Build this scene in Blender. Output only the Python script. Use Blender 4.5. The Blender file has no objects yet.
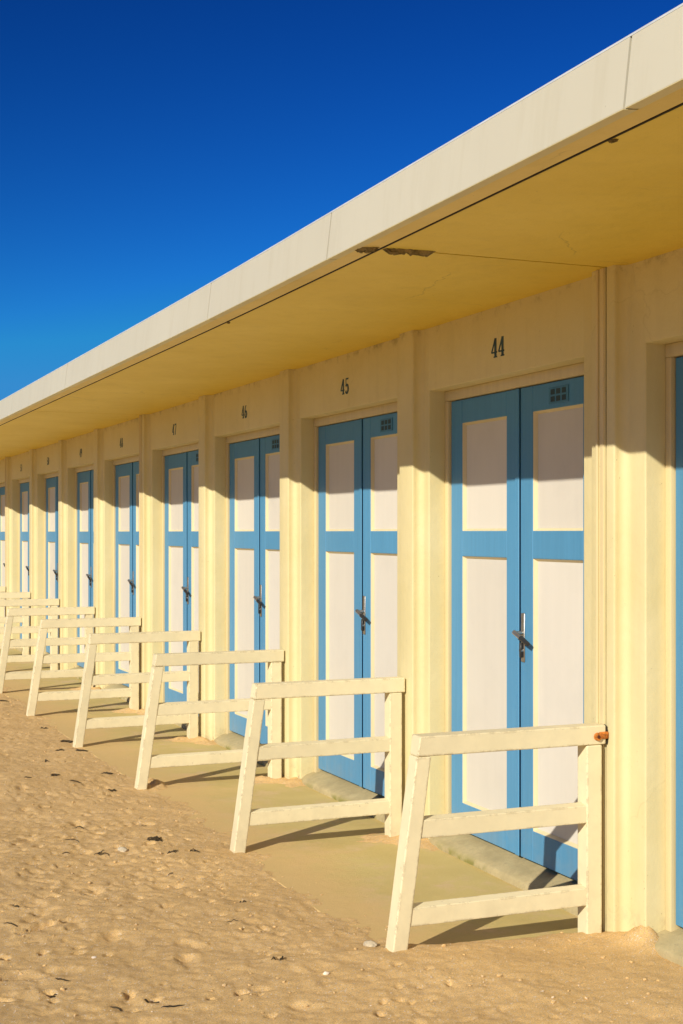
import bpy, bmesh, math, random
import numpy as np
from mathutils import Vector, Matrix
rnd = random.Random(7)
sc = bpy.context.scene
C = sc.collection

# ---------------------------------------------------------------- camera, world, sun, exposure
YAW = math.radians(22.073)
cam_d = bpy.data.cameras.new('camera'); cam = bpy.data.objects.new('camera', cam_d); C.objects.link(cam)
cam.location = (0, 0, 1.5); cam.rotation_euler = (math.radians(90), 0, -YAW)
cam_d.sensor_fit = 'VERTICAL'; cam_d.sensor_height = 36; cam_d.sensor_width = 24
cam_d.lens = 1360 / 1024 * 36; cam_d.shift_y = 20 / 1024
cam_d.clip_start = 0.05; cam_d.clip_end = 3000
sc.camera = cam

SUN_EL = math.radians(27.1)
SUN_DIR = Vector((0.82, 0.574, -math.tan(SUN_EL))).normalized()     # the way the light travels
world = bpy.data.worlds.new('World'); sc.world = world; world.use_nodes = True
wn = world.node_tree; wn.nodes.clear()
sky = wn.nodes.new('ShaderNodeTexSky'); sky.sky_type = 'NISHITA'; sky.sun_disc = False
sky.sun_elevation = SUN_EL; sky.sun_rotation = math.atan2(-0.82, -0.574)
sky.air_density = 1.0; sky.dust_density = 0.3; sky.ozone_density = 2.0
gam = wn.nodes.new('ShaderNodeGamma'); gam.inputs[1].default_value = 1.0
hsv = wn.nodes.new('ShaderNodeHueSaturation'); hsv.inputs['Saturation'].default_value = 1.25
mul = wn.nodes.new('ShaderNodeMix'); mul.data_type = 'RGBA'; mul.blend_type = 'MULTIPLY'
mul.inputs[0].default_value = 1; mul.inputs[7].default_value = (0.55, 0.85, 1.0, 1)
bg = wn.nodes.new('ShaderNodeBackground'); bg.inputs[1].default_value = 0.085
wo = wn.nodes.new('ShaderNodeOutputWorld')
wn.links.new(sky.outputs[0], gam.inputs[0]); wn.links.new(gam.outputs[0], hsv.inputs['Color'])
gam2 = wn.nodes.new('ShaderNodeGamma'); gam2.inputs[1].default_value = 2.0
cap = wn.nodes.new('ShaderNodeVectorMath'); cap.operation = 'MINIMUM'; cap.inputs[1].default_value = (4, 18, 42)
mul2 = wn.nodes.new('ShaderNodeVectorMath'); mul2.operation = 'MULTIPLY'; mul2.inputs[1].default_value = (.13, .20, .205)
bg.inputs[1].default_value = 0.0725
wn.links.new(hsv.outputs[0], mul.inputs[6]); wn.links.new(mul.outputs[2], gam2.inputs[0]); wn.links.new(gam2.outputs[0], cap.inputs[0])
wn.links.new(cap.outputs[0], mul2.inputs[0]); wn.links.new(mul2.outputs[0], bg.inputs[0]); wn.links.new(bg.outputs[0], wo.inputs[0])

sun_d = bpy.data.lights.new('sun', 'SUN'); sun = bpy.data.objects.new('sun', sun_d); C.objects.link(sun)
sun_d.energy = 5.0; sun_d.angle = math.radians(0.5); sun_d.color = (1.0, 0.93, 0.78)
sun.rotation_euler = SUN_DIR.to_track_quat('-Z', 'Y').to_euler(); sun.location = (-8, -6, 8)
vs = sc.view_settings
vs.view_transform = 'Standard'; vs.look = 'None'; vs.gamma = 1; vs.use_curve_mapping = False; vs.exposure = 0.0

# ---------------------------------------------------------------- layout numbers (metres)
FX, WX, RX, DX = 2.807, 2.857, 2.941, 2.955        # pillar face, wall face, frame face, door face
CZ = 2.482                                          # ceiling of the canopy
BASE = 1.739                                        # cabin length the parts are drawn for
def sh(y):                                          # the row curves very gently towards the beach
    return 0 if y < 5 else (-.00375 * (y - 5) ** 2 if y < 7 else -.015 * (y - 6))
P = [4.256, 5.995, 7.717, 9.411, 11.124, 12.853, 14.566, 16.317, 18.096, 19.83, 21.56, 23.29]
P = {i: v for i, v in enumerate(P)}
for k in range(-1, -4, -1): P[k] = P[0] + 1.739 * k

# ---------------------------------------------------------------- helpers
def tag(o, label=None, cat=None, group=None, kind=None):
    if label: o['label'] = label
    if cat: o['category'] = cat
    if group: o['group'] = group
    if kind: o['kind'] = kind
    return o
def empty(name, loc=(0, 0, 0), rz=0, sy=1):
    o = bpy.data.objects.new(name, None); C.objects.link(o)
    o.location = loc; o.rotation_euler = (0, 0, rz); o.scale = (1, sy, 1); o.empty_display_size = .2
    return o
def obj(name, bm, mat, parent=None, smooth=None):
    me = bpy.data.meshes.new(name); bmesh.ops.recalc_face_normals(bm, faces=bm.faces[:]); bm.to_mesh(me); bm.free()
    for m in (mat if isinstance(mat, list) else [mat]): me.materials.append(m)
    if smooth is not None:
        me.shade_smooth(); me.set_sharp_from_angle(angle=math.radians(smooth))
    o = bpy.data.objects.new(name, me); C.objects.link(o)
    if parent: o.parent = parent
    return o
def hexa(bm, pts, bev=0, seg=2):
    """8 points: bottom ring 0-3, top ring 4-7"""
    vs_ = [bm.verts.new(p) for p in pts]
    fs = [bm.faces.new([vs_[i] for i in q]) for q in ((3, 2, 1, 0), (4, 5, 6, 7), (0, 1, 5, 4), (1, 2, 6, 5), (2, 3, 7, 6), (3, 0, 4, 7))]
    if bev:
        es = list({e for f_ in fs for e in f_.edges})
        bmesh.ops.bevel(bm, geom=es, offset=bev, segments=seg, profile=.5, affect='EDGES')
def box(bm, x0, x1, y0, y1, z0, z1, bev=0, seg=2):
    hexa(bm, [(x0, y0, z0), (x1, y0, z0), (x1, y1, z0), (x0, y1, z0), (x0, y0, z1), (x1, y0, z1), (x1, y1, z1), (x0, y1, z1)], bev, seg)
def prism(bm, prof, z0, z1, steps=1):
    """prof: closed plan outline (x,y)"""
    rings = []
    for k in range(steps + 1):
        z = z0 + (z1 - z0) * k / steps
        rings.append([bm.verts.new((x, y, z)) for x, y in prof])
    n = len(prof)
    for a, b in zip(rings, rings[1:]):
        for i in range(n): bm.faces.new((a[i], a[(i + 1) % n], b[(i + 1) % n], b[i]))
    bm.faces.new(rings[0][::-1]); bm.faces.new(rings[-1])
def cyl(bm, p0, p1, r0, r1=None, n=12, cap=True):
    p0 = Vector(p0); p1 = Vector(p1); r1 = r0 if r1 is None else r1
    d = (p1 - p0).normalized(); a = d.orthogonal().normalized(); b = d.cross(a)
    ra = [bm.verts.new(p0 + (a * math.cos(t) + b * math.sin(t)) * r0) for t in [2 * math.pi * i / n for i in range(n)]]
    rb = [bm.verts.new(p1 + (a * math.cos(t) + b * math.sin(t)) * r1) for t in [2 * math.pi * i / n for i in range(n)]]
    for i in range(n): bm.faces.new((ra[i], ra[(i + 1) % n], rb[(i + 1) % n], rb[i]))
    if cap: bm.faces.new(ra[::-1]); bm.faces.new(rb)
def children(o): return [c for c in list(bpy.data.objects) if c.parent == o]
def copy_tree(o, parent=None):
    c = o.copy(); C.objects.link(c); c.parent = parent
    for ch in children(o): copy_tree(ch, c)
    return c

# ---------------------------------------------------------------- materials
class NT:
    def __init__(s, name, rough=.6, spec=.3):
        s.m = bpy.data.materials.new(name); s.m.use_nodes = True; s.t = s.m.node_tree
        s.b = s.t.nodes['Principled BSDF']; s.b.inputs['Roughness'].default_value = rough
        s.b.inputs['Specular IOR Level'].default_value = spec
        s.tc = s.t.nodes.new('ShaderNodeNewGeometry'); s.pos = s.tc.outputs['Position']
    def n(s, ty, **kw):
        x = s.t.nodes.new(ty)
        for k, v in kw.items(): setattr(x, k, v)
        return x
    def l(s, a, b): s.t.links.new(a, b)
    def mapping(s, scale):
        m = s.n('ShaderNodeMapping'); m.inputs['Scale'].default_value = scale; s.l(s.pos, m.inputs[0]); return m.outputs[0]
    def noise(s, scale, detail=4, rough=.6, vec=None):
        x = s.n('ShaderNodeTexNoise'); x.inputs['Scale'].default_value = scale; x.inputs['Detail'].default_value = detail
        x.inputs['Roughness'].default_value = rough; s.l(vec or s.pos, x.inputs['Vector']); return x.outputs['Fac']
    def ramp(s, fac, a, b, c0=(0, 0, 0, 1), c1=(1, 1, 1, 1)):
        x = s.n('ShaderNodeValToRGB'); x.color_ramp.elements[0].position = a; x.color_ramp.elements[1].position = b
        x.color_ramp.elements[0].color = c0; x.color_ramp.elements[1].color = c1; s.l(fac, x.inputs[0]); return x.outputs[0]
    def mix(s, fac, a, b, mode='MIX'):
        x = s.n('ShaderNodeMix', data_type='RGBA', blend_type=mode)
        for v, i in ((fac, 0), (a, 6), (b, 7)):
            if isinstance(v, (int, float)): x.inputs[i].default_value = v
            elif isinstance(v, tuple): x.inputs[i].default_value = v if len(v) == 4 else (*v, 1)
            else: s.l(v, x.inputs[i])
        return x.outputs[2]
    def math(s, op, a, b=0):
        x = s.n('ShaderNodeMath', operation=op)
        for v, i in ((a, 0), (b, 1)):
            if isinstance(v, (int, float)): x.inputs[i].default_value = v
            else: s.l(v, x.inputs[i])
        return x.outputs[0]
    def col(s, c): s.l(c, s.b.inputs['Base Color']); return s
    def bump(s, h, strength=.2, dist=.01):
        x = s.n('ShaderNodeBump'); x.inputs['Strength'].default_value = strength; x.inputs['Distance'].default_value = dist
        s.l(h, x.inputs['Height']); s.l(x.outputs[0], s.b.inputs['Normal']); return s

def masonry(name, c1, c2, dirt=(.16, .11, .04), dirt_amt=.55, rough=.55, wall=True):
    t = NT(name, rough, .3)
    base = t.mix(t.ramp(t.noise(1.7, 5), .35, .68), c1, c2)
    streak = t.ramp(t.noise(1, 6, .65, t.mapping((14, 14, .9))), .50, .80)
    base = t.mix(t.math('MULTIPLY', streak, .30), base, tuple(v * .78 for v in c1))
    blot = t.ramp(t.noise(6, 8, .7), .63, .78)
    base = t.mix(t.math('MULTIPLY', blot, .25), base, tuple(a * .6 + b * .4 for a, b in zip(c1, dirt)))
    speck = t.ramp(t.noise(75, 3, .6), .715, .76)
    base = t.mix(t.math('MULTIPLY', speck, dirt_amt), base, dirt)
    wob = t.n('ShaderNodeVectorMath', operation='ADD'); nz = t.n('ShaderNodeTexNoise'); nz.inputs['Scale'].default_value = 3.5; nz.inputs['Detail'].default_value = 6
    t.l(t.pos, nz.inputs['Vector']); t.l(t.pos, wob.inputs[0]); sc_ = t.n('ShaderNodeVectorMath', operation='SCALE'); sc_.inputs['Scale'].default_value = .35; t.l(nz.outputs['Color'], sc_.inputs[0]); t.l(sc_.outputs[0], wob.inputs[1])
    vo = t.n('ShaderNodeTexVoronoi', feature='DISTANCE_TO_EDGE'); vo.inputs['Scale'].default_value = 1.15; t.l(wob.outputs[0], vo.inputs['Vector'])
    line = t.ramp(vo.outputs['Distance'], .0015, .0045, (1, 1, 1, 1), (0, 0, 0, 1))
    crack = t.math('MULTIPLY', line, t.ramp(t.noise(1.3, 3), .53, .60))
    base = t.mix(t.math('MULTIPLY', crack, .12 if wall else .4), base, dirt)
    stain = t.ramp(t.noise(2.6, 7, .7), .56, .74)
    base = t.mix(t.math('MULTIPLY', stain, .22), base, tuple(a * .72 for a in c1))
    if not wall:
        t.col(base).bump(t.math('ADD', t.noise(9, 6, .6), t.math('MULTIPLY', t.noise(120, 2), .12)), .35, .012)
        return t.m
    # grime that has settled where wall and canopy meet
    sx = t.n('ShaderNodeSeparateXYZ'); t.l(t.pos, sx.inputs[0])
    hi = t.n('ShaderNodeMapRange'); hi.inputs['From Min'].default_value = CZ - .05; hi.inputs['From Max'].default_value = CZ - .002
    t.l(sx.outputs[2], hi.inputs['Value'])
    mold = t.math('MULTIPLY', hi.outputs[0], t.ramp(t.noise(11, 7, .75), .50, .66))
    lo = t.n('ShaderNodeMapRange'); lo.inputs['From Min'].default_value = .16; lo.inputs['From Max'].default_value = .0
    t.l(sx.outputs[2], lo.inputs['Value'])
    foot = t.math('MULTIPLY', lo.outputs[0], t.ramp(t.noise(17, 7, .75), .48, .66))
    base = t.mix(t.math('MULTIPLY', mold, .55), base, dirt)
    base = t.mix(t.math('MULTIPLY', foot, .75), base, (.42, .33, .20))
    t.col(base).bump(t.math('ADD', t.noise(9, 6, .6), t.math('MULTIPLY', t.noise(120, 2), .12)), .35, .012)
    return t.m
M_wall = masonry('cream_wall_paint', (.645, .552, .287), (.695, .605, .35))
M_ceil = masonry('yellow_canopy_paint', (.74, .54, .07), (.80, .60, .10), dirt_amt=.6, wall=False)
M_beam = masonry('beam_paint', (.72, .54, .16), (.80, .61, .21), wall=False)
def fascia_mat():
    t = NT('fascia_panel_paint', .45, .35)
    c = t.mix(t.ramp(t.noise(1.1, 4), .3, .7), (.555, .515, .40), (.585, .545, .425))
    c = t.mix(t.math('MULTIPLY', t.ramp(t.noise(1, 7, .65, t.mapping((16, 16, 1.4))), .50, .78), .40), c, (.47, .42, .29))
    c = t.mix(t.math('MULTIPLY', t.ramp(t.noise(38, 2), .76, .80), .5), c, (.3, .26, .17))
    t.col(c).bump(t.noise(6, 3), .08, .004); return t.m
M_fascia = fascia_mat()
def plain(name, c, rough=.6, metal=0, var=.12, scale=12, bump=.15, spec=.3):
    t = NT(name, rough, spec); t.b.inputs['Metallic'].default_value = metal
    t.col(t.mix(t.ramp(t.noise(scale, 5), .3, .7), tuple(v * (1 - var) for v in c), tuple(min(1, v * (1 + var)) for v in c)))
    t.bump(t.noise(scale * 5, 4), bump, .003); return t.m
M_trim = plain('roof_edge_trim', (.80, .82, .80), .35, .3)
def wood(name, c, chip, chip_amt, grain_dir=(1, 1, 1), chip_lo=.66, gr=.06, edge=False):
    t = NT(name, .5, .35)
    g = t.noise(1, 5, .6, t.mapping(grain_dir))
    b = t.mix(t.ramp(g, .35, .7), tuple(v * (1 - gr) for v in c), tuple(min(1, v * (1 + gr * .6)) for v in c))
    b = t.mix(t.math('MULTIPLY', t.ramp(t.noise(3.5, 6), .5, .75), .3), b, tuple(v * .82 for v in c))
    ch = t.ramp(t.noise(30, 8, .75), chip_lo, chip_lo + .025)
    if edge:
        bv = t.n('ShaderNodeBevel', samples=4); bv.inputs['Radius'].default_value = .014
        dt = t.n('ShaderNodeVectorMath', operation='DOT_PRODUCT'); t.l(bv.outputs[0], dt.inputs[0]); t.l(t.tc.outputs['True Normal'], dt.inputs[1])
        em = t.ramp(dt.outputs['Value'], .90, .99, (1, 1, 1, 1), (0, 0, 0, 1))
        ch = t.math('MAXIMUM', ch, t.math('MULTIPLY', em, t.ramp(t.noise(18, 8, .85), .50, .55)))
    oi = t.n('ShaderNodeObjectInfo'); mr = t.n('ShaderNodeMapRange'); mr.inputs['To Min'].default_value = .94; mr.inputs['To Max'].default_value = 1.04
    t.l(oi.outputs['Random'], mr.inputs['Value']); cb = t.n('ShaderNodeCombineColor')
    for q_ in range(3): t.l(mr.outputs[0], cb.inputs[q_])
    b = t.mix(1.0, b, cb.outputs[0], 'MULTIPLY')
    sx = t.n('ShaderNodeSeparateXYZ'); t.l(t.pos, sx.inputs[0])
    lo = t.n('ShaderNodeMapRange'); lo.inputs['From Min'].default_value = .26; lo.inputs['From Max'].default_value = -.04; t.l(sx.outputs[2], lo.inputs['Value'])
    b = t.mix(t.math('MULTIPLY', t.math('MULTIPLY', lo.outputs[0], .45), t.ramp(t.noise(7, 7, .7), .42, .72)), b, (.42, .34, .20))
    b = t.mix(t.math('MULTIPLY', ch, chip_amt), b, chip)
    t.col(b).bump(t.math('SUBTRACT', t.math('MULTIPLY', g, .5), t.math('MULTIPLY', ch, .5)), .3, .004); return t.m
M_rail = wood('cream_railing_paint', (.80, .70, .45), (.30, .22, .11), .9, (16, 16, 16), .665, .05, True)
M_blue = wood('blue_door_paint', (.082, .268, .465), (.36, .36, .30), .6, (50, 50, 2.2), .70)
M_panel = wood('white_panel_paint', (.64, .60, .53), (.50, .42, .29), .35, (22, 22, 1.1), .70, .018)
M_mould = wood('yellow_moulding_paint', (.68, .585, .36), (.30, .20, .08), .6, (30, 30, 2), .68)
M_frame = wood('cream_frame_paint', (0.682, 0.560, 0.315), (.30, .20, .08), .5, (30, 30, 2), .70)
M_number = plain('number_paint', (.020, .065, .10), .5)
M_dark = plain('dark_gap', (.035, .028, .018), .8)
M_steel = plain('worn_steel', (.42, .40, .37), .35, .9, .2, 40)
M_black = plain('black_grip', (.025, .025, .025), .4)
M_vent = plain('vent_plate', (.065, .215, .36), .6)
M_hole = plain('vent_hole', (.03, .065, .085), .7)
M_cap = plain('fascia_cap_paint', (.66, .57, .31), .5, 0, .08, 3)
M_rust = plain('rust', (.50, .17, .03), .8, .1, .6, 90, .6)
M_rustd = plain('dark_rust', (.10, .03, .015), .8, .1, .4, 60, .5)
M_conc = plain('broken_concrete', (.25, .19, .09), .9, 0, .55, 35, .9)
def step_mat():
    t = NT('step_concrete', .85, .2)
    b = t.mix(t.ramp(t.noise(8, 7, .7), .35, .65), (.38, .31, .165), (.50, .41, .225))
    b = t.mix(t.ramp(t.noise(70, 3), .55, .75), b, (.36, .29, .17))
    sx = t.n('ShaderNodeSeparateXYZ'); t.l(t.pos, sx.inputs[0])
    lo = t.n('ShaderNodeMapRange'); lo.inputs['From Min'].default_value = .04; lo.inputs['From Max'].default_value = .01; t.l(sx.outputs[2], lo.inputs['Value'])
    moss = t.math('MULTIPLY', lo.outputs[0], t.ramp(t.noise(4.5, 5), .50, .60))
    b = t.mix(t.math('MULTIPLY', moss, .8), b, (.20, .19, .035))
    t.col(b).bump(t.noise(60, 7, .75), .6, .005); return t.m
M_step = step_mat()
def apron_mat():
    t = NT('apron_concrete', .9, .15)
    b = t.mix(t.ramp(t.noise(2.2, 6), .35, .65), (.545, .425, .165), (.61, .485, .20))
    b = t.mix(t.ramp(t.noise(3.4, 8, .7), .50, .64), b, (0.630, 0.464, 0.254))
    b = t.mix(t.math('MULTIPLY', t.ramp(t.noise(420, 2), .60, .75), .35), b, (.28, .21, .10))
    sx = t.n('ShaderNodeSeparateXYZ'); t.l(t.pos, sx.inputs[0])          # blown sand lying on the outer half of the concrete
    dd = t.math('ADD', sx.outputs[0], t.math('MULTIPLY', t.math('SUBTRACT', t.noise(3.2, 7, .7), .5), 1.1))
    dm = t.n('ShaderNodeMapRange'); dm.inputs['From Min'].default_value = 2.42; dm.inputs['From Max'].default_value = 2.08; t.l(dd, dm.inputs['Value'])
    b = t.mix(t.math('MULTIPLY', dm.outputs[0], .85), b, (.66, .455, .20))
    b = t.mix(t.math('MULTIPLY', t.ramp(t.noise(150, 3, .7), .50, .66), .28), b, (.40, .29, .14))
    t.col(b).bump(t.math('ADD', t.noise(260, 3), t.math('MULTIPLY', t.noise(14, 6), 2.)), .30, .006); return t.m
M_apron = apron_mat()
def sand_mat():
    t = NT('beach_sand', .95, .1)
    b = t.mix(t.ramp(t.noise(1.6, 6), .35, .65), (.74, .485, .20), (.84, .565, .25))
    b = t.mix(t.math('MULTIPLY', t.ramp(t.noise(7, 7, .75), .50, .66), .40), b, (.47, .31, .15))
    b = t.mix(t.math('MULTIPLY', t.ramp(t.noise(24, 6, .75), .56, .68), .55), b, (.38, .25, .12))
    b = t.mix(t.math('MULTIPLY', t.ramp(t.noise(300, 2), .50, .66), .65), b, (.33, .215, .11))
    b = t.mix(t.math('MULTIPLY', t.ramp(t.noise(150, 3, .8), .48, .62), .52), b, (.36, .23, .115))
    b = t.mix(t.math('MULTIPLY', t.ramp(t.noise(150, 2, .7), .60, .66), .75), b, (.86, .76, .62))
    b = t.mix(t.math('MULTIPLY', t.ramp(t.noise(95, 3), .705, .75), .7), b, (.20, .13, .07))
    t.col(b).bump(t.math('ADD', t.noise(330, 3, .7), t.math('MULTIPLY', t.noise(140, 3, .6), .7)), .8, .004); return t.m
M_sand = sand_mat()

# ---------------------------------------------------------------- ground
ng = np.random.RandomState(5)
_tab = {}
def vnoise(x, y, s, seed):
    if seed not in _tab: _tab[seed] = np.random.RandomState(seed).rand(256, 256)
    r = _tab[seed]
    u = x / s + 40.3; v = y / s + 17.7
    i = np.floor(u).astype(int); j = np.floor(v).astype(int); a = u - i; b = v - j
    a = a * a * (3 - 2 * a); b = b * b * (3 - 2 * b)
    g = lambda p, q: r[p % 256, q % 256]
    return (g(i, j) * (1 - a) + g(i + 1, j) * a) * (1 - b) + (g(i, j + 1) * (1 - a) + g(i + 1, j + 1) * a) * b - .5
def shv(y): return np.where(y < 5, 0, np.where(y < 7, -.00375 * (y - 5) ** 2, -.015 * (y - 6)))
def at(u, v):                                          # where a spot of the photo lies on the ground
    d = 1360 * 1.5 / (v - 532); r = (u - 341.5) / 1360
    return d * (math.sin(YAW) + r * math.cos(YAW)), d * (math.cos(YAW) - r * math.sin(YAW))
dents = []                                             # x, y, radius, aspect, turn, depth
for k in range(150):
    dents.append((ng.uniform(.2, 2.0), 3.2 + 8.5 * ng.rand() ** 1.3, ng.uniform(.02, .05), ng.uniform(.6, 1.7), ng.uniform(0, 3.14), ng.uniform(.004, .010)))
for k in range(420):
    r_ = ng.uniform(.007, .020); dents.append((ng.uniform(.2, 2.0), 3.2 + 8.5 * ng.rand() ** 1.2, r_, ng.uniform(.6, 1.8), ng.uniform(0, 3.14), r_ * ng.uniform(.5, 1.1)))
for k in range(34):                                    # trodden footprints wandering past the railings
    t_ = k / 34; px_ = 1.45 - .75 * ((k * .618) % 1) - .25 * t_; py_ = 3.9 + 7.2 * t_ + .25 * ((k * .37) % 1)
    an_ = 1.2 + ng.uniform(-.5, .5)
    dents.append((px_, py_, .085, 2.3, an_, ng.uniform(.004, .011))); dents.append((px_ + .03 * math.cos(an_), py_ + .04 * math.sin(an_), .030, 1.3, an_, ng.uniform(.004, .010)))
for u_, v_, r_, asp_, d_ in ((40, 937, .060, 2.2, .026), (22, 942, .025, 1.2, .018), (43, 961, .020, 1, .014), (78, 962, .022, 1.3, .012), (97, 839, .030, 1, .018), (150, 851, .035, 1.6, .018), (164, 852, .018, 1, .013),
                            (130, 1003, .022, 1, .014), (153, 1011, .024, 1, .016), (157, 1006, .012, 1, .010), (17, 917, .016, 1, .012), (52, 1002, .018, 1, .010), (118, 930, .022, 1.4, .012), (60, 845, .035, 1.6, .014),
                            (240, 800, .020, 1, .012), (105, 790, .022, 1, .012), (54, 778, .022, 1, .014), (118, 771, .020, 1, .012), (182, 808, .014, 1, .010), (278, 972, .012, 1, .010), (230, 905, .02, 1.5, .009)):
    x_, y_ = at(u_, v_); dents.append((x_, y_, r_, asp_, .5, d_))
def sand_h(x, y):
    s = shv(y)
    edge = 2.01 + s + .14 * vnoise(y, x * 0, .62, 3) + .10 * vnoise(x, y, .16, 4) + .05 * vnoise(x, y, .05, 6)
    edge = np.where(y < 4.7, edge + .9 / (1 + np.exp((y - 4.385 + .05 * vnoise(x, y, .2, 9)) / .022)), edge)
    t = x - edge
    onsand = 1 / (1 + np.exp(t / .055))
    rough = .028 * vnoise(x, y, .45, 11) + .010 * vnoise(x, y, .19, 12) + .0032 * vnoise(x, y, .09, 13) + .0016 * vnoise(x, y, .042, 14) + .0008 * vnoise(x, y, .021, 15)
    patch = np.clip(vnoise(x, y, .5, 51) * 3 + .75, .15, 1.6)
    rough -= patch * (.036 * np.clip(vnoise(x, y, .085, 52) - .30, 0, 1) + .030 * np.clip(vnoise(x, y, .040, 53) - .28, 0, 1))
    rough += patch * (.012 * np.clip(vnoise(x, y, .050, 54) - .26, 0, 1) + .034 * np.clip(vnoise(x, y, .024, 55) - .33, 0, 1))
    rough += .0008 * vnoise(x, y, .0145, 57)
    amp = np.clip(-t / .40, .10, 1) 
    z = -.0085 + .005 * vnoise(x, y, .02, 31) + .006 * vnoise(x, y, .05, 32) + onsand * (.012 + .034 * np.clip(-t / .8, 0, 1)) + rough * amp * onsand
    # loose grains along the apron edge
    near = (np.abs(x - .9) < 1.6) & (y > 2.8) & (y < 13)
    xs, ys = x[near], y[near]; acc = np.zeros_like(xs); tt = t[near]
    wob = 1 + .55 * vnoise(xs, ys, .035, 71) + .45 * vnoise(xs, ys, .014, 72)
    for cx_, cy_, r_, asp, ang, dp in dents:
        m = (np.abs(xs - cx_) < .2) & (np.abs(ys - cy_) < .2)
        dx = xs[m] - cx_; dy = ys[m] - cy_
        a = dx * math.cos(ang) + dy * math.sin(ang); b = (-dx * math.sin(ang) + dy * math.cos(ang)) * asp
        q = np.sqrt(a * a + b * b) / r_ * wob[m]
        acc[m] += -dp * np.exp(-q ** 4) + .22 * dp * np.exp(-((q - 1.3) / .4) ** 2)
    z[near] += acc * np.clip(-tt / .25, 0, 1)
    # drifts against the foot of the pillars and in front of cabin 43
    for k in range(-3, 11):
        px, py = FX + sh(P[k]), P[k]
        hgt = .030 if k != 0 else .014
        z += hgt * np.exp(-(((x - px - .02) / .10) ** 2 + ((y - py + .03) / .16) ** 2)) * (1 + .8 * vnoise(x, y, .05, 21))
        z += (.024 if k else .006) * np.exp(-(((x - px + .13) / .10) ** 2 + ((y - py - .10) / .10) ** 2)) * (1 + 1.2 * vnoise(x, y, .05, 22))
    z += .085 * np.exp(-(((x - 2.87) / .05) ** 2 + ((y - 4.14) / .06) ** 2)) * (1 + .5 * vnoise(x, y, .05, 41))
    z += .030 * np.exp(-(((x - 2.0) / .06) ** 2 + ((y - 7.90) / .12) ** 2)) * (1 + 1.5 * vnoise(x, y, .03, 23))
    far = np.clip((np.maximum(np.abs(x - 1), np.abs(y - 7)) - 14) / 10, 0, 1)
    z = z * (1 - far) + far * -.02
    z = np.where(x > 2.84 + s, np.minimum(z, -.02 + .10 * (np.abs(x - 2.9) < .1)), z)
    z = np.where(x > 3.05, -.03, z)
    return z
def seq(*segs):
    out = []
    for a, b, st in segs: out += list(np.arange(a, b, st))
    return np.array(out)
gx = seq((-1500, -200, 325), (-200, -20, 30), (-20, -3, 2.4), (-3, .2, .16), (.2, 2.35, .0095), (2.35, 3.06, .02), (3.06, 6, .7), (6, 40, 8), (40, 1501, 292))
gy = seq((-1500, -100, 350), (-100, -6, 23), (-6, 3.1, .3), (3.1, 7.2, .0095), (7.2, 13.2, .022), (13.2, 26, .12), (26, 120, 20), (120, 1501, 345))
X, Y = np.meshgrid(gx, gy, indexing='ij'); Z = sand_h(X, Y)
nx, ny = X.shape
co = np.stack([X, Y, Z], -1).reshape(-1, 3).astype(np.float32)
idx = np.arange(nx * ny).reshape(nx, ny)
quads = np.stack([idx[:-1, :-1], idx[1:, :-1], idx[1:, 1:], idx[:-1, 1:]], -1).reshape(-1, 4).astype(np.int32)
me = bpy.data.meshes.new('sand'); me.vertices.add(len(co)); me.vertices.foreach_set('co', co.ravel())
me.loops.add(quads.size); me.loops.foreach_set('vertex_index', quads.ravel())
me.polygons.add(len(quads)); me.polygons.foreach_set('loop_start', np.arange(0, quads.size, 4, dtype=np.int32))
me.update(calc_edges=True); me.materials.append(M_sand); me.shade_smooth()
o = bpy.data.objects.new('sand', me); C.objects.link(o); tag(o, kind='structure')
def gz(x, y): return float(sand_h(np.array([x]), np.array([y]))[0])

bm = bmesh.new()                                     # concrete apron in front of the cabins, one sheet with a real edge
ys_ = [-2 + .5 * i for i in range(54)]
cols = []
for y in ys_:
    s = sh(y); cols.append([bm.verts.new(p) for p in ((1.93 + s, y, -.10), (1.93 + s, y, -.012), (1.942 + s, y, 0), (3.2 + s, y, 0))])
for a, b in zip(cols, cols[1:]):
    for i in range(3): bm.faces.new((a[i], b[i], b[i + 1], a[i + 1]))
tag(obj('path', bm, M_apron), kind='structure')

# ---------------------------------------------------------------- canopy shared by the whole row
canopy = empty('roof_canopy', (0, 4.256, 0))
tag(canopy, 'long flat cream roof canopy over the row of beach cabins', 'canopy')
Y0, Y1 = .3, 24.9
def strip(name, sec, y0, y1, mat, bev=False, smooth=None):
    """sec: closed section (x,z) swept along the gently bent row"""
    bm = bmesh.new(); n = max(1, int((y1 - y0) / .6)); rings = []
    for k in range(n + 1):
        y = y0 + (y1 - y0) * k / n; s = sh(y)
        rings.append([bm.verts.new((x + s, y - 4.256, z)) for x, z in sec])
    m = len(sec)
    for a, b in zip(rings, rings[1:]):
        for i in range(m): bm.faces.new((a[i], a[(i + 1) % m], b[(i + 1) % m], b[i]))
    bm.faces.new(rings[0]); bm.faces.new(rings[-1][::-1])
    return obj(name, bm, mat, canopy, smooth)
joints = [Y0, P[0] + .053, P[4] + .053, P[8] + .053, Y1]
for a, b in zip(joints, joints[1:]):                 # ceiling slab cast in bays, an open joint between them
    strip('ceiling_slab', [(1.905, CZ), (5.2, CZ), (5.2, 2.60), (1.80, 2.60), (1.80, 2.51), (1.905, 2.51)], a + .006, b - .006, M_ceil)
    strip('edge_beam', [(1.8145, 2.4755), (1.881, 2.4765), (1.884, 2.479), (1.884, 2.508), (1.8145, 2.508)], a + .003, b - .003, M_beam)
strip('joint_filler', [(1.90, 2.515), (5.1, 2.515), (5.1, 2.55), (1.90, 2.55)], Y0 + .05, Y1 - .05, M_dark)
seams = [-.1 + Y0, 2.64, 4.50, 5.98, 9.22, 11.42, 14.6, 17.8, 21.2, Y1 + .1]
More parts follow.
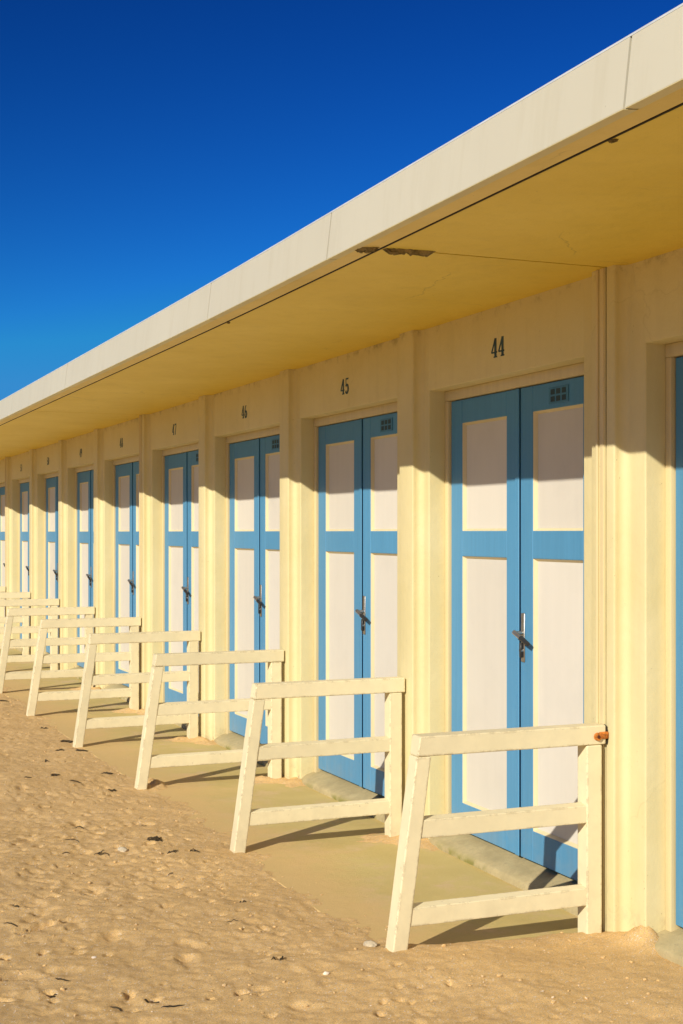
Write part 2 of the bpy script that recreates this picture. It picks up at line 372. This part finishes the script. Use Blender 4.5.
for a, b in zip(seams, seams[1:]):
    g = .0045
    strip('fascia_panel', [(1.7675, 2.4695), (1.776, 2.4695), (1.794, 2.636), (1.787, 2.637)], a + g, b - g, M_fascia)
    strip('fascia_cap', [(1.768, 2.4675), (1.808, 2.4715), (1.808, 2.475), (1.776, 2.4692), (1.768, 2.4692)], a + g, b - g, M_cap)
strip('drip_edge', [(1.8985, CZ + .0005), (1.9045, CZ + .0005), (1.9045, 2.5095), (1.8985, 2.5095)], Y0, Y1, M_dark)  # dark strip added on the slab edge, standing in for the groove's shade
strip('fascia_backing', [(1.785, 2.480), (1.810, 2.480), (1.810, 2.63), (1.7965, 2.63)], Y0, Y1, M_dark)
strip('roof_edge_trim', [(1.7862, 2.6372), (1.90, 2.6372), (1.90, 2.6425), (1.7865, 2.6425)], Y0 - .1, Y1 + .1, M_trim)
strip('roof_deck', [(1.84, 2.602), (5.3, 2.602), (5.3, 2.635), (1.84, 2.635)], Y0, Y1, M_conc)
# broken concrete where the first joint meets the roof edge
def spall(name, pts, z, th, mat, seed):
    r = random.Random(seed); bm = bmesh.new(); top = []; bot = []
    cx_ = sum(p[0] for p in pts) / len(pts); cy_ = sum(p[1] for p in pts) / len(pts)
    dense = []
    for a, b in zip(pts, pts[1:] + pts[:1]):
        for k in range(5):
            t = k / 5; dense.append((a[0] + (b[0] - a[0]) * t + r.uniform(-.005, .005), a[1] + (b[1] - a[1]) * t + r.uniform(-.006, .006)))
    ra = [bm.verts.new((x, y - 4.256, z + .002)) for x, y in dense]
    rb = [bm.verts.new((cx_ + (x - cx_) * .72, cy_ + (y - cy_) * .72 - 4.256, z - th * r.uniform(.4, 1.1))) for x, y in dense]
    rc = [bm.verts.new((cx_ + (x - cx_) * .3, cy_ + (y - cy_) * .3 - 4.256, z - th * r.uniform(.1, 1.2))) for x, y in dense]
    n = len(dense)
    for A, B in ((ra, rb), (rb, rc)):
        for i in range(n): bm.faces.new((A[i], A[(i + 1) % n], B[(i + 1) % n], B[i]))
    bm.faces.new(rc); return obj(name, bm, mat, canopy)
spall('broken_concrete', [(1.905, 4.325), (1.96, 4.335), (2.05, 4.325), (2.10, 4.312), (2.095, 4.285), (2.02, 4.28), (1.95, 4.292), (1.905, 4.30)], CZ, .016, M_conc, 3)
spall('broken_concrete', [(1.80, 4.33), (1.83, 4.345), (1.872, 4.33), (1.872, 4.27), (1.83, 4.28), (1.80, 4.30)], 2.473, .010, M_conc, 4)
for k in range(0, 3, 2):                                    # the odd bit hanging from the drip groove
    yy_ = (2.9, 4.02, 6.1, 7.3)[k]; s = sh(yy_)
    spall('broken_concrete', [(1.905 + s, yy_ - .012), (1.914 + s, yy_ - .012), (1.916 + s, yy_ + .012), (1.905 + s, yy_ + .018)], CZ, .007, M_conc, 10 + k)

# ---------------------------------------------------------------- beach cabins
def arc(cx_, cy_, r, a0, a1, n=6):
    return [(cx_ + r * math.cos(math.radians(a0 + (a1 - a0) * i / n)), cy_ + r * math.sin(math.radians(a0 + (a1 - a0) * i / n))) for i in range(n + 1)]
CR = .034; PW = .155
def pillar_mesh(joint):
    # plan: wall plane -> concave cove -> rounded arris -> face -> arris -> cove -> wall plane
    near = [(WX, -CR)] + arc(WX - CR, -CR, CR, 0, 90, 7)[1:] + [(FX + .008, 0)] + arc(FX + .008, .008, .008, -90, -180, 3)[1:]
    far = arc(FX + .008, PW - .008, .008, 180, 90, 3) + arc(WX - CR, PW + CR, CR, -90, 0, 7)
    bm = bmesh.new()
    if joint:
        c = .053
        prism(bm, near + [(FX, c - .005), (3.0, c - .005), (3.0, -CR)], -.1, CZ + .001)
        prism(bm, [(FX, c + .005)] + far + [(3.0, PW + CR), (3.0, c + .005)], -.1, CZ + .001)
    else:
        prism(bm, near + far + [(3.0, PW + CR), (3.0, -CR)], -.1, CZ + .001)
    return bm
OY0, OY1 = .288, 1.659
def strip_prof(y0, y1, arris_at):
    r = .007
    if arris_at == 'hi': return [(WX, y0)] + arc(WX + r, y1 - r, r, 180, 90, 3) + [(3.0, y1), (3.0, y0)]
    return arc(WX + r, y0 + r, r, 270, 180, 3) + [(WX, y1), (3.0, y1), (3.0, y0)]

def digit(bm, ch, ox, oz, s, w=.62):
    """slab-serif stencil digits from strokes; +u is towards -y"""
    def q(a, b, wa, wb=None):
        wb = wa if wb is None else wb
        a = Vector(a); b = Vector(b); d = (b - a).normalized(); nrm = Vector((-d.y, d.x))
        pts = [a - nrm * wa / 2, b - nrm * wb / 2, b + nrm * wb / 2, a + nrm * wa / 2]
        lo = [bm.verts.new((WX + .002, oz * 0 + -(ox + p.x * s), oz + p.y * s)) for p in pts]
        hi = [bm.verts.new((WX - .0015, -(ox + p.x * s), oz + p.y * s)) for p in pts]
        bm.faces.new(lo); bm.faces.new(hi[::-1])
        for i in range(4): bm.faces.new((lo[i], lo[(i + 1) % 4], hi[(i + 1) % 4], hi[i]))
    def curve(cx_, cy_, rx, ry, a0, a1, wt, wn, n=12):
        pr = None
        for i in range(n + 1):
            a = math.radians(a0 + (a1 - a0) * i / n); p = (cx_ + rx * math.cos(a), cy_ + ry * math.sin(a)); wd = wn + (wt - wn) * abs(math.cos(a))
            if pr: q(pr[0], (p[0] + (p[0] - pr[0][0]) * .12, p[1] + (p[1] - pr[0][1]) * .12), pr[1], wd)
            pr = (p, wd)
    T, N = .21, .10
    if ch == '4': q((.42, .0), (.42, 1), T); q((.0, .27), (.60, .27), .075); q((.01, .27), (.40, .98), N, N * 1.2); q((.24, .03), (.60, .03), .07)
    elif ch == '5': q((.12, .97), (.52, .97), .10); q((.12, .5), (.12, 1), .07); curve(.27, .31, .22, .28, 140, -150, T, N)
    elif ch == '6': curve(.29, .28, .21, .25, 0, 360, T, N, 18); curve(.42, .42, .34, .55, 180, 100, .15, .07)
    elif ch == '7': q((.02, .94), (.56, .94), .12); q((.53, .9), (.22, .0), .08, .17); q((.04, .78), (.04, .97), .07)
    elif ch == '8': curve(.29, .25, .20, .22, 0, 360, T, N, 18); curve(.29, .73, .17, .22, 0, 360, .14, N, 18)
    elif ch == '9': curve(.29, .70, .20, .25, 0, 360, T, N, 18); curve(.16, .56, .34, .55, 0, -80, .15, .07)
    elif ch == '0': curve(.29, .49, .21, .46, 0, 360, T, N, 22)
    elif ch == '1': q((.30, 0), (.30, 1), T); q((.12, .03), (.48, .03), .07); q((.30, .97), (.12, .84), .08)
    elif ch == '2': curve(.27, .72, .21, .24, 165, -30, T, N); q((.46, .62), (.06, .06), .09); q((.04, .05), (.54, .05), .11); q((.53, .05), (.53, .2), .05)
    elif ch == '3': curve(.26, .74, .18, .22, 150, -90, T, N); curve(.26, .28, .22, .25, 90, -150, T, N)
def number_part(text, parent, rs):
    bm = bmesh.new(); s = .084
    y_c = .978 + rs.uniform(-.01, .01)
    w = s * .78
    digit(bm, text[0], -y_c - w * 1.0 + .012, 2.262, s); digit(bm, text[1], -y_c + .010, 2.262, s)
    o = obj('house_number', bm, M_number, parent); return o

def door_leaf(parent, y0, y1, right):
    """y0 near edge, y1 far edge; built flat on the door plane"""
    zb, zt = .085, 2.127; T = .036
    if right: s0, s1 = y0 + .115, y1 - .103        # panel span
    else: s0, s1 = y0 + .108, y1 - .112
    zs = [.216, 1.385, 1.505, 2.016]
    bm = bmesh.new(); b = .0025
    box(bm, DX, DX + T, y0, s0, zb, zt, b, 1); box(bm, DX, DX + T, s1, y1, zb, zt, b, 1)
    box(bm, DX + .0008, DX + T, s0, s1, zb, zs[0], b, 1); box(bm, DX + .0008, DX + T, s0, s1, zs[1], zs[2], b, 1); box(bm, DX + .0008, DX + T, s0, s1, zs[3], zt, b, 1)
    if not right: box(bm, DX - .007, DX, y0 - .012, y0 + .022, zb, zt, .003, 1)       # cover strip over the meeting edge
    leaf = obj('door', bm, M_blue, parent)
    for z0, z1 in ((zs[0], zs[1]), (zs[2], zs[3])):
        bm = bmesh.new(); m = .011; box(bm, DX + .020, DX + .032, s0 + .002, s1 - .002, z0 + .002, z1 - .002)
        obj('door_panel', bm, M_panel, leaf)
        bm = bmesh.new()                               # sloping glazing-bead style moulding round the panel
        o_ = [(s0, z0), (s1, z0), (s1, z1), (s0, z1)]; i_ = [(s0 + m, z0 + m), (s1 - m, z0 + m), (s1 - m, z1 - m), (s0 + m, z1 - m)]
        A = [bm.verts.new((DX + .003, y, z)) for y, z in o_]; B = [bm.verts.new((DX + .0198, y, z)) for y, z in i_]
        A2 = [bm.verts.new((DX + .0205, y, z)) for y, z in o_]
        for k in range(4):
            bm.faces.new((A[k], A[(k + 1) % 4], B[(k + 1) % 4], B[k])); bm.faces.new((A2[k], A2[(k + 1) % 4], A[(k + 1) % 4], A[k])); bm.faces.new((B[k], B[(k + 1) % 4], A2[(k + 1) % 4], A2[k]))
        obj('panel_moulding', bm, M_mould, leaf)
    if right:
        v = y1 - .395 ; bm = bmesh.new()                    # ventilation plate with six square holes
        box(bm, DX - .003, DX, v, v + .155, 2.036, 2.104, .001, 1)
        vent = obj('vent', bm, M_vent, leaf)
        bm = bmesh.new()
        for i in range(3):
            for j in range(2): box(bm, DX - .0042, DX - .0031, v + .018 + i * .044, v + .049 + i * .044, 2.044 + j * .030, 2.066 + j * .030)
        for vx in bm.verts: vx.co.x += 0
        h = obj('vent_hole', bm, M_hole, leaf)
        yh = y1 - .026
        bm = bmesh.new()
        box(bm, DX - .006, DX, yh - .015, yh + .015, .935, 1.148, .003, 1)
        cyl(bm, (DX - .004, yh, 1.062), (DX - .046, yh, 1.062), .009)
        cyl(bm, (DX - .044, yh + .006, 1.066), (DX - .040, yh - .045, 1.044), .0105, .0095)
        cyl(bm, (DX - .005, yh, .985), (DX - .018, yh, .985), .010)
        obj('handle', bm, [M_steel], leaf, 40)
        bm = bmesh.new(); cyl(bm, (DX - .040, yh - .045, 1.044), (DX - .036, yh - .100, 1.021), .0115, .0095)
        box(bm, DX - .020, DX - .0065, yh - .009, yh + .007, .955, 1.020, .003, 1)
        obj('handle_grip', bm, M_black, leaf, 40)
    return leaf

def build_cabin(joint, dy=0):
    OY0, OY1 = .288, 1.659 - dy
    t = empty('beach_cabin')
    obj('pillar', pillar_mesh(joint), M_wall, t, 35)
    if joint:
        bm = bmesh.new(); box(bm, FX - .005, FX + .002, .064, .088, -.1, CZ, .002, 1); box(bm, FX - .009, FX + .002, .100, .112, -.1, CZ, .003, 1)
        obj('joint_cover', bm, M_frame, t)
    bm = bmesh.new()
    prism(bm, strip_prof(PW + CR, OY0, 'hi'), -.1, CZ + .001); prism(bm, strip_prof(OY1, BASE - CR, 'lo'), -.1, CZ + .001)
    # lintel with a rounded lower arris
    pr = [(WX, CZ + .001), (WX, 2.187), (WX + .002, 2.182), (WX + .007, 2.180), (3.0, 2.180), (3.0, CZ + .001)]
    A = [bm.verts.new((x, OY0 - .0068, z)) for x, z in pr]; B = [bm.verts.new((x, OY1 + .0068, z)) for x, z in pr]
    for i in range(len(pr)): bm.faces.new((A[i], A[(i + 1) % len(pr)], B[(i + 1) % len(pr)], B[i]))
    obj('wall', bm, M_wall, t, 35)
    bm = bmesh.new(); box(bm, 4.9, 5.0, 0, BASE - .01, -.1, CZ + .001); obj('rear_wall', bm, M_wall, t)
    bm = bmesh.new()
    for y0, y1 in ((OY0 + .0005, OY0 + .037), (OY1 - .037, OY1 - .0005)): box(bm, RX, 2.995, y0, y1, .05, 2.131, .004, 2)
    box(bm, RX - .001, 2.995, OY0 + .0005, OY1 - .0005, 2.131, 2.1795, .004, 2)
    obj('door_frame', bm, M_frame, t, 35)
    bm = bmesh.new(); box(bm, 2.9925, 2.999, OY0 + .002, OY1 - .002, .02, 2.178); obj('door_lining', bm, M_dark, t)
    door_leaf(t, .331, .947 - dy, True); door_leaf(t, .965 - dy, 1.615 - dy, False)
    # door step: sloping concrete sill with a worn rounded nose
    bm = bmesh.new(); rs = random.Random(3); n = 40; rings = []
    sec = [(2.848, -.06), (2.846, .016), (2.849, .027), (2.857, .034), (2.90, .048), (2.996, .074), (2.996, -.06)]
    for k in range(n + 1):
        y = .245 + (1.692 - dy - .245) * k / n
        e = max(0, 1 - min(k, n - k) / 3) * .012
        rings.append([bm.verts.new((x + (rs.uniform(-.0012, .0012) + e if i in (1, 2, 3) else 0), y, z - (e if 1 <= i <= 3 else 0) + (rs.uniform(-.001, .001) if 0 < i < 5 else 0))) for i, (x, z) in enumerate(sec)])
    # keep it clear of the wall strips: only inside the opening does it run back to the door
    m = len(sec)
    for r_ in rings:
        y = r_[0].co.y
        if y < OY0 + .001 or y > OY1 - .001:
            for i in (4, 5, 6): r_[i].co.x = WX - .002 + 0; 
            r_[4].co.z = .036; r_[5].co.z = .036
            r_[3].co.x = min(r_[3].co.x, WX - .004)
    for a, b in zip(rings, rings[1:]):
        for i in range(m): bm.faces.new((a[i], a[(i + 1) % m], b[(i + 1) % m], b[i]))
    bm.faces.new(rings[0]); bm.faces.new(rings[-1][::-1])
    obj('step', bm, M_step, t, 50)
    return t
proto = build_cabin(False)
protoj = build_cabin(True)
protow = build_cabin(False, .045)
def place(o, k):
    y = P[k]; pitch = P.get(k + 1, y + 1.73) - y
    s0, s1 = sh(y), sh(y + pitch); a = math.atan((s0 - s1) / pitch)
    # rotate about the pillar face so that the row stays continuous
    R = Matrix.Rotation(a, 3, 'Z'); piv = Vector((FX, 0, 0)); off = piv - R @ piv
    o.location = (s0 + off.x, y + off.y, 0); o.rotation_euler = (0, 0, a); o.scale = (1, pitch / BASE, 1)
used = set()
for k in range(-2, 11):
    j = k % 4 == 0; src = protoj if j else (protow if k == -1 else proto)
    c = src if src.name not in used else copy_tree(src)
    used.add(c.name) if c is src else None
    place(c, k); num = 44 + k
    c['n'] = num
    lab = {-1: 'cream beach cabin cut by the right edge, only a blue strip of door showing', 0: 'nearest complete beach cabin, number 44 over its blue and white doors'}.get(k,
          f'cream beach cabin with blue doors, {["", "second", "third", "fourth", "fifth", "sixth", "seventh", "eighth", "ninth", "tenth", "farthest"][max(0, k)]} of the complete ones counted from the right' if k > 0 else 'cream beach cabin beyond the right edge of the row')
    tag(c, lab, 'beach cabin', 'row of numbered beach cabins')
for o in [x for x in list(bpy.data.objects) if x.name.startswith('beach_cabin') and x.parent is None]:
    num = str(o['n']); del o['n']
    n_ = number_part(num, o, random.Random(int(num)))

# ---------------------------------------------------------------- railings in front of the pillars
def build_railing():
    t = empty('railing')
    yn, yf = .040, .108
    bm = bmesh.new(); b = .005
    hexa(bm, [(1.919, yn, -.06), (1.977, yn, -.06), (1.977, yf, -.06), (1.919, yf, -.06), (2.026, yn, .7142), (2.082, yn, .7142), (2.082, yf, .7142), (2.026, yf, .7142)], b, 3)
    obj('leg', bm, M_rail, t)
    bm = bmesh.new()
    hexa(bm, [(2.029, yn - .001, .715), (2.798, yn - .001, .715), (2.798, yf + .001, .715), (2.029, yf + .001, .715), (2.038, yn - .001, .786), (2.798, yn - .001, .786), (2.798, yf + .001, .786), (2.038, yf + .001, .786)], .0045, 3)
    obj('top_rail', bm, M_rail, t)
    bm = bmesh.new(); box(bm, 2.717, 2.782, yn, yf, -.06, .7135, .0045, 2); obj('post', bm, M_rail, t)
    for z0, z1 in ((.428, .500), (.124, .196)):
        xa = 2.078 - .05 * 0 - (0.7135 - z0) * .1332 - .004; xb = 2.722
        bm = bmesh.new()
        hexa(bm, [(xa - .001, yn + .004, z0), (xb, yn + .004, z0), (xb, yn + .044, z0), (xa - .001, yn + .044, z0),
                  (xa + .009, yn + .004, z1 - .008), (xb, yn + .004, z1 - .008), (xb, yn + .044, z1), (xa + .009, yn + .044, z1)], .003, 2)
        obj('cross_rail', bm, M_rail, t)
    return t
rail0 = build_railing()
words = ['nearest the camera with a rusty bolt', 'second', 'third', 'fourth', 'fifth', 'sixth', 'seventh', 'eighth', 'ninth', 'tenth']
for k in range(0, 10):
    c = rail0 if k == 0 else copy_tree(rail0)
    place(c, k); c.scale = (1, 1, 1)
    d_ = (0, .010, .036, .040, .065, .052, .07, .07, .07, .07)[k]; yo = (0, .035, .02, .01, .03, 0, 0, 0, 0, 0)[k]   # the outer legs stand a little further out down the row
    sx_ = 1 + d_ / .8; c.scale = (sx_, 1, 1); c.location.x -= (sx_ - 1) * FX; c.location.y += yo
    if k: c.rotation_euler.z += rnd.uniform(-.012, .012)
    lab = f'cream slanted-leg wooden railing nearest the camera, rusty bolt at its corner' if k == 0 else f'cream slanted-leg wooden railing at the pillar between cabins {43 + k} and {44 + k}, {words[k]} from the camera'
    tag(c, lab, 'railing', 'slanted railings between the cabins')
bm = bmesh.new()                                      # rusty fixing on the first railing
cyl(bm, (2.742 + .018, .042, .745), (2.742 + .018, .029, .745), .0155, .014, 14)
box(bm, 2.766, 2.806, .031, .0405, .736, .762, .003, 1)
cyl(bm, (2.785, .036, .749), (2.785, .025, .749), .010, .009, 8)
cr = bmesh.new(); pts = [(2.792, .7885), (2.799, .783), (2.800, .770), (2.8035, .758), (2.807, .745), (2.806, .728), (2.801, .716)]
for (xa, za), (xb, zb), w_ in zip(pts, pts[1:], (.001, .0015, .003, .005, .004, .002)):
    hexa(cr, [(xa - w_, .0375, za), (xa + w_, .0375, za), (xa + w_, .045, za), (xa - w_, .045, za), (xb - w_, .0375, zb), (xb + w_, .0375, zb), (xb + w_, .045, zb), (xb - w_, .045, zb)])
obj('paint_crack', cr, M_dark, rail0)
bolt = obj('bolt', bm, M_rust, rail0, 40)
bm = bmesh.new(); cyl(bm, (2.760, .0295, .745), (2.760, .026, .745), .007, .006, 8); obj('bolt_core', bm, M_rustd, bolt)

# ---------------------------------------------------------------- small things lying on the sand
M_weed = plain('dried_seaweed', (.065, .045, .022), .7, 0, .5, 60, .5)
M_stick = plain('black_driftwood', (.028, .022, .016), .7, 0, .3, 60, .5)
M_stone = plain('pale_stone', (.55, .46, .32), .85, 0, .45, 60, .9)
M_shell = plain('shell', (.78, .66, .52), .5, 0, .15, 60, .2)
M_mussel = plain('mussel_shell', (.03, .03, .04), .35, 0, .4, 60, .2)
def stone(name, u, v, r, mat, seed, flat=.65):
    rs = random.Random(seed); bm = bmesh.new(); bmesh.ops.create_icosphere(bm, subdivisions=3, radius=r)
    dirs = [(Vector((rs.uniform(-1, 1), rs.uniform(-1, 1), rs.uniform(-1, 1))).normalized(), rs.uniform(.62, .9)) for _ in range(9)]
    for p in bm.verts:
        d = p.co.normalized(); k = 1
        for n_, lim in dirs:
            q = d.dot(n_)
            if q > lim: k = min(k, lim / q)
        p.co = Vector((d.x * 1.25, d.y, d.z * flat)) * r * k
    x, y = at(u, v); o = obj(name, bm, mat, None, 30); o.location = (x, y, gz(x, y) + r * flat * .45); o.rotation_euler = (0, 0, rs.uniform(0, 3)); return o
def ribbon(name, u, v, L, w, ang, mat, seed, bend=.3, strands=1):
    """a curled strand (or clump of strands) half sunk in the sand"""
    rs = random.Random(seed); bm = bmesh.new(); x0, y0 = at(u, v); z0 = gz(x0, y0); w *= .8 if strands == 1 else .75; strands = 1 if strands == 1 else strands * 2
    for s_ in range(strands):
        a = ang + (rs.uniform(-1.4, 1.4) if strands > 1 else 0); ll = L * rs.uniform(.5, 1) if strands > 1 else L
        px = rs.uniform(-.02, .02) * (strands > 1); py = rs.uniform(-.02, .02) * (strands > 1)
        n = 8; c = rs.uniform(-bend, bend) * 3; pr = None
        rings = []
        for i in range(n + 1):
            t = i / n - .5; aa = a + c * t
            X_ = px + math.cos(aa) * ll * t; Y_ = py + math.sin(aa) * ll * t
            hz = gz(x0 + X_, y0 + Y_) - z0 + w * .15 + (.004 * math.sin((t + .5) * 3.14) * rs.uniform(.6, 1.6))
            ww = w * (1 - (2 * t) ** 4 * .75) * rs.uniform(.85, 1.1)
            nx_, ny_ = -math.sin(aa), math.cos(aa)
            rings.append([bm.verts.new((X_ + nx_ * ww * math.cos(q), Y_ + ny_ * ww * math.cos(q), hz + ww * .55 * math.sin(q))) for q in [2 * math.pi * j / 6 for j in range(6)]])
        for A, B in zip(rings, rings[1:]):
            for j in range(6): bm.faces.new((A[j], A[(j + 1) % 6], B[(j + 1) % 6], B[j]))
        bm.faces.new(rings[0]); bm.faces.new(rings[-1][::-1])
    o = obj(name, bm, mat, None, 60); o.location = (x0, y0, z0); return o
tag(stone('stone', 371, 949, .023, M_stone, 1), 'pale pitted stone beside the foot of the nearest railing', 'stone')
tag(stone('stone', 122, 857, .022, M_stone, 2), 'pale grey stone on the sand beside the seaweed clump', 'stone')
tag(stone('stone', 326, 987, .010, M_shell, 3), 'small cream pebble at the bottom of the sand, below the first railing', 'stone')
tag(stone('stone', 94, 967, .009, M_shell, 6, .4), 'small tan pebble on the open sand at lower left', 'stone')
tag(ribbon('driftwood', 173, 1018, .075, .0045, -.35, M_stick, 5, .1), 'short black stick at the very bottom of the sand', 'driftwood')
tag(ribbon('seaweed', 154, 847, .075, .0065, -.3, M_weed, 6, .9, 9), 'largest dark tangle of dried seaweed, right of the grey stone', 'seaweed', 'dried seaweed on the sand')
SW = 'small dark strand of dried seaweed lying on the open sand'
for i, (u, v, L, w, a, s_) in enumerate([(79, 833, .07, .006, -.5, 1), (74, 848, .11, .004, -.9, 1), (173, 858, .05, .004, .3, 3), (194, 856, .03, .005, .3, 3),
        (170, 879, .04, .004, 0, 1), (101, 860, .05, .004, .2, 3), (16, 918, .03, .006, .3, 2), (11, 935, .07, .005, -.9, 1), (62, 989, .06, .005, -.7, 1),
        (118, 1017, .05, .005, -.9, 1), (50, 1003, .03, .004, -.2, 3), (153, 1013, .03, .006, 0, 2), (278, 973, .03, .004, .2, 3), (233, 930, .05, .003, -.3, 1),
        (240, 907, .03, .004, .2, 2), (44, 729, .08, .006, -.2, 2), (66, 742, .12, .009, -.2, 5), (108, 775, .08, .007, .3, 3), (60, 752, .06, .007, .3, 3), (80, 751, .08, .008, .2, 4),
        (5, 703, .14, .008, -.1, 2), (45, 765, .05, .006, .4, 2), (27, 785, .06, .006, -.6, 1), (55, 780, .06, .007, .8, 3), (76, 786, .08, .007, -.5, 1),
        (110, 794, .09, .006, .1, 2), (66, 861, .04, .004, -.3, 1), (145, 828, .05, .003, .4, 1)]):
    tag(ribbon('seaweed', u, v, L, w, a, M_weed, 40 + i, .4, s_), SW, 'seaweed', 'dried seaweed on the sand')
# crumbs of damp sand kicked up round the footprints
cr_ = np.random.RandomState(12); N = 3600
cyy = 3.3 + 9.5 * cr_.rand(N) ** 1.35; cxx = cr_.uniform(.25, 2.15, N); wide = cyy < 4.35; cxx[wide] = cr_.uniform(.25, 2.8, wide.sum())
keep = (vnoise(cxx, cyy, .28, 61) + .5 > cr_.rand(N) * .95) & (cxx < 2.03 + shv(cyy) + .12 * cr_.rand(N) + 1.0 * wide); cxx = cxx[keep]; cyy = cyy[keep]; czz = sand_h(cxx, cyy)
import itertools
phi = (1 + 5 ** .5) / 2
ico_v = np.array([(-1, phi, 0), (1, phi, 0), (-1, -phi, 0), (1, -phi, 0), (0, -1, phi), (0, 1, phi), (0, -1, -phi), (0, 1, -phi), (phi, 0, -1), (phi, 0, 1), (-phi, 0, -1), (-phi, 0, 1)]) / 1.902
ico_f = [(0, 11, 5), (0, 5, 1), (0, 1, 7), (0, 7, 10), (0, 10, 11), (1, 5, 9), (5, 11, 4), (11, 10, 2), (10, 7, 6), (7, 1, 8), (3, 9, 4), (3, 4, 2), (3, 2, 6), (3, 6, 8), (3, 8, 9), (4, 9, 5), (2, 4, 11), (6, 2, 10), (8, 6, 7), (9, 8, 1)]
cv = []; cf = []
for i in range(len(cxx)):
    r_ = .0018 + .0055 * cr_.rand() ** 4; q = ico_v * (1 + cr_.uniform(-.3, .3, (12, 1))) * r_ * np.array([1.2, 1, .75]); a = cr_.rand() * 6.28
    q = q @ np.array([[math.cos(a), math.sin(a), 0], [-math.sin(a), math.cos(a), 0], [0, 0, 1]]) + np.array([cxx[i], cyy[i], max(czz[i], 0 if cxx[i] > 2.0 else -9) + r_ * .35])
    cf += [tuple(k + 12 * i for k in f_) for f_ in ico_f]; cv += [tuple(p) for p in q]
me = bpy.data.meshes.new('sand_crumbs'); me.from_pydata(cv, [], cf); me.materials.append(M_sand)
o = bpy.data.objects.new('sand_crumbs', me); C.objects.link(o); tag(o, 'small crumbs of damp sand strewn over the beach', 'sand crumbs', kind='stuff')
# crushed shell nobody could count
rs = random.Random(9); bm = bmesh.new()
for i in range(900):
    y = 3.4 + 7 * rs.random() ** 1.5; x = rs.uniform(.3, 2.0 if y > 4.5 else 2.7); z = gz(x, y)
    r = rs.uniform(.0012, .0032) * (2.0 if rs.random() < .03 else 1); a = rs.uniform(0, 6.28)
    vs_ = []
    for j in range(5):
        t = a + j * 1.2566; vs_.append(bm.verts.new((x + math.cos(t) * r * rs.uniform(.6, 1.3), y + math.sin(t) * r * rs.uniform(.6, 1.3), z + .002 + rs.uniform(-.001, .0015))))
    c_ = bm.verts.new((x, y, z + .0035))
    for j in range(5): bm.faces.new((vs_[j], vs_[(j + 1) % 5], c_))
tag(obj('shell_fragments', bm, M_shell), 'crushed pale shell fragments scattered over the sand', 'shell fragments', kind='stuff')
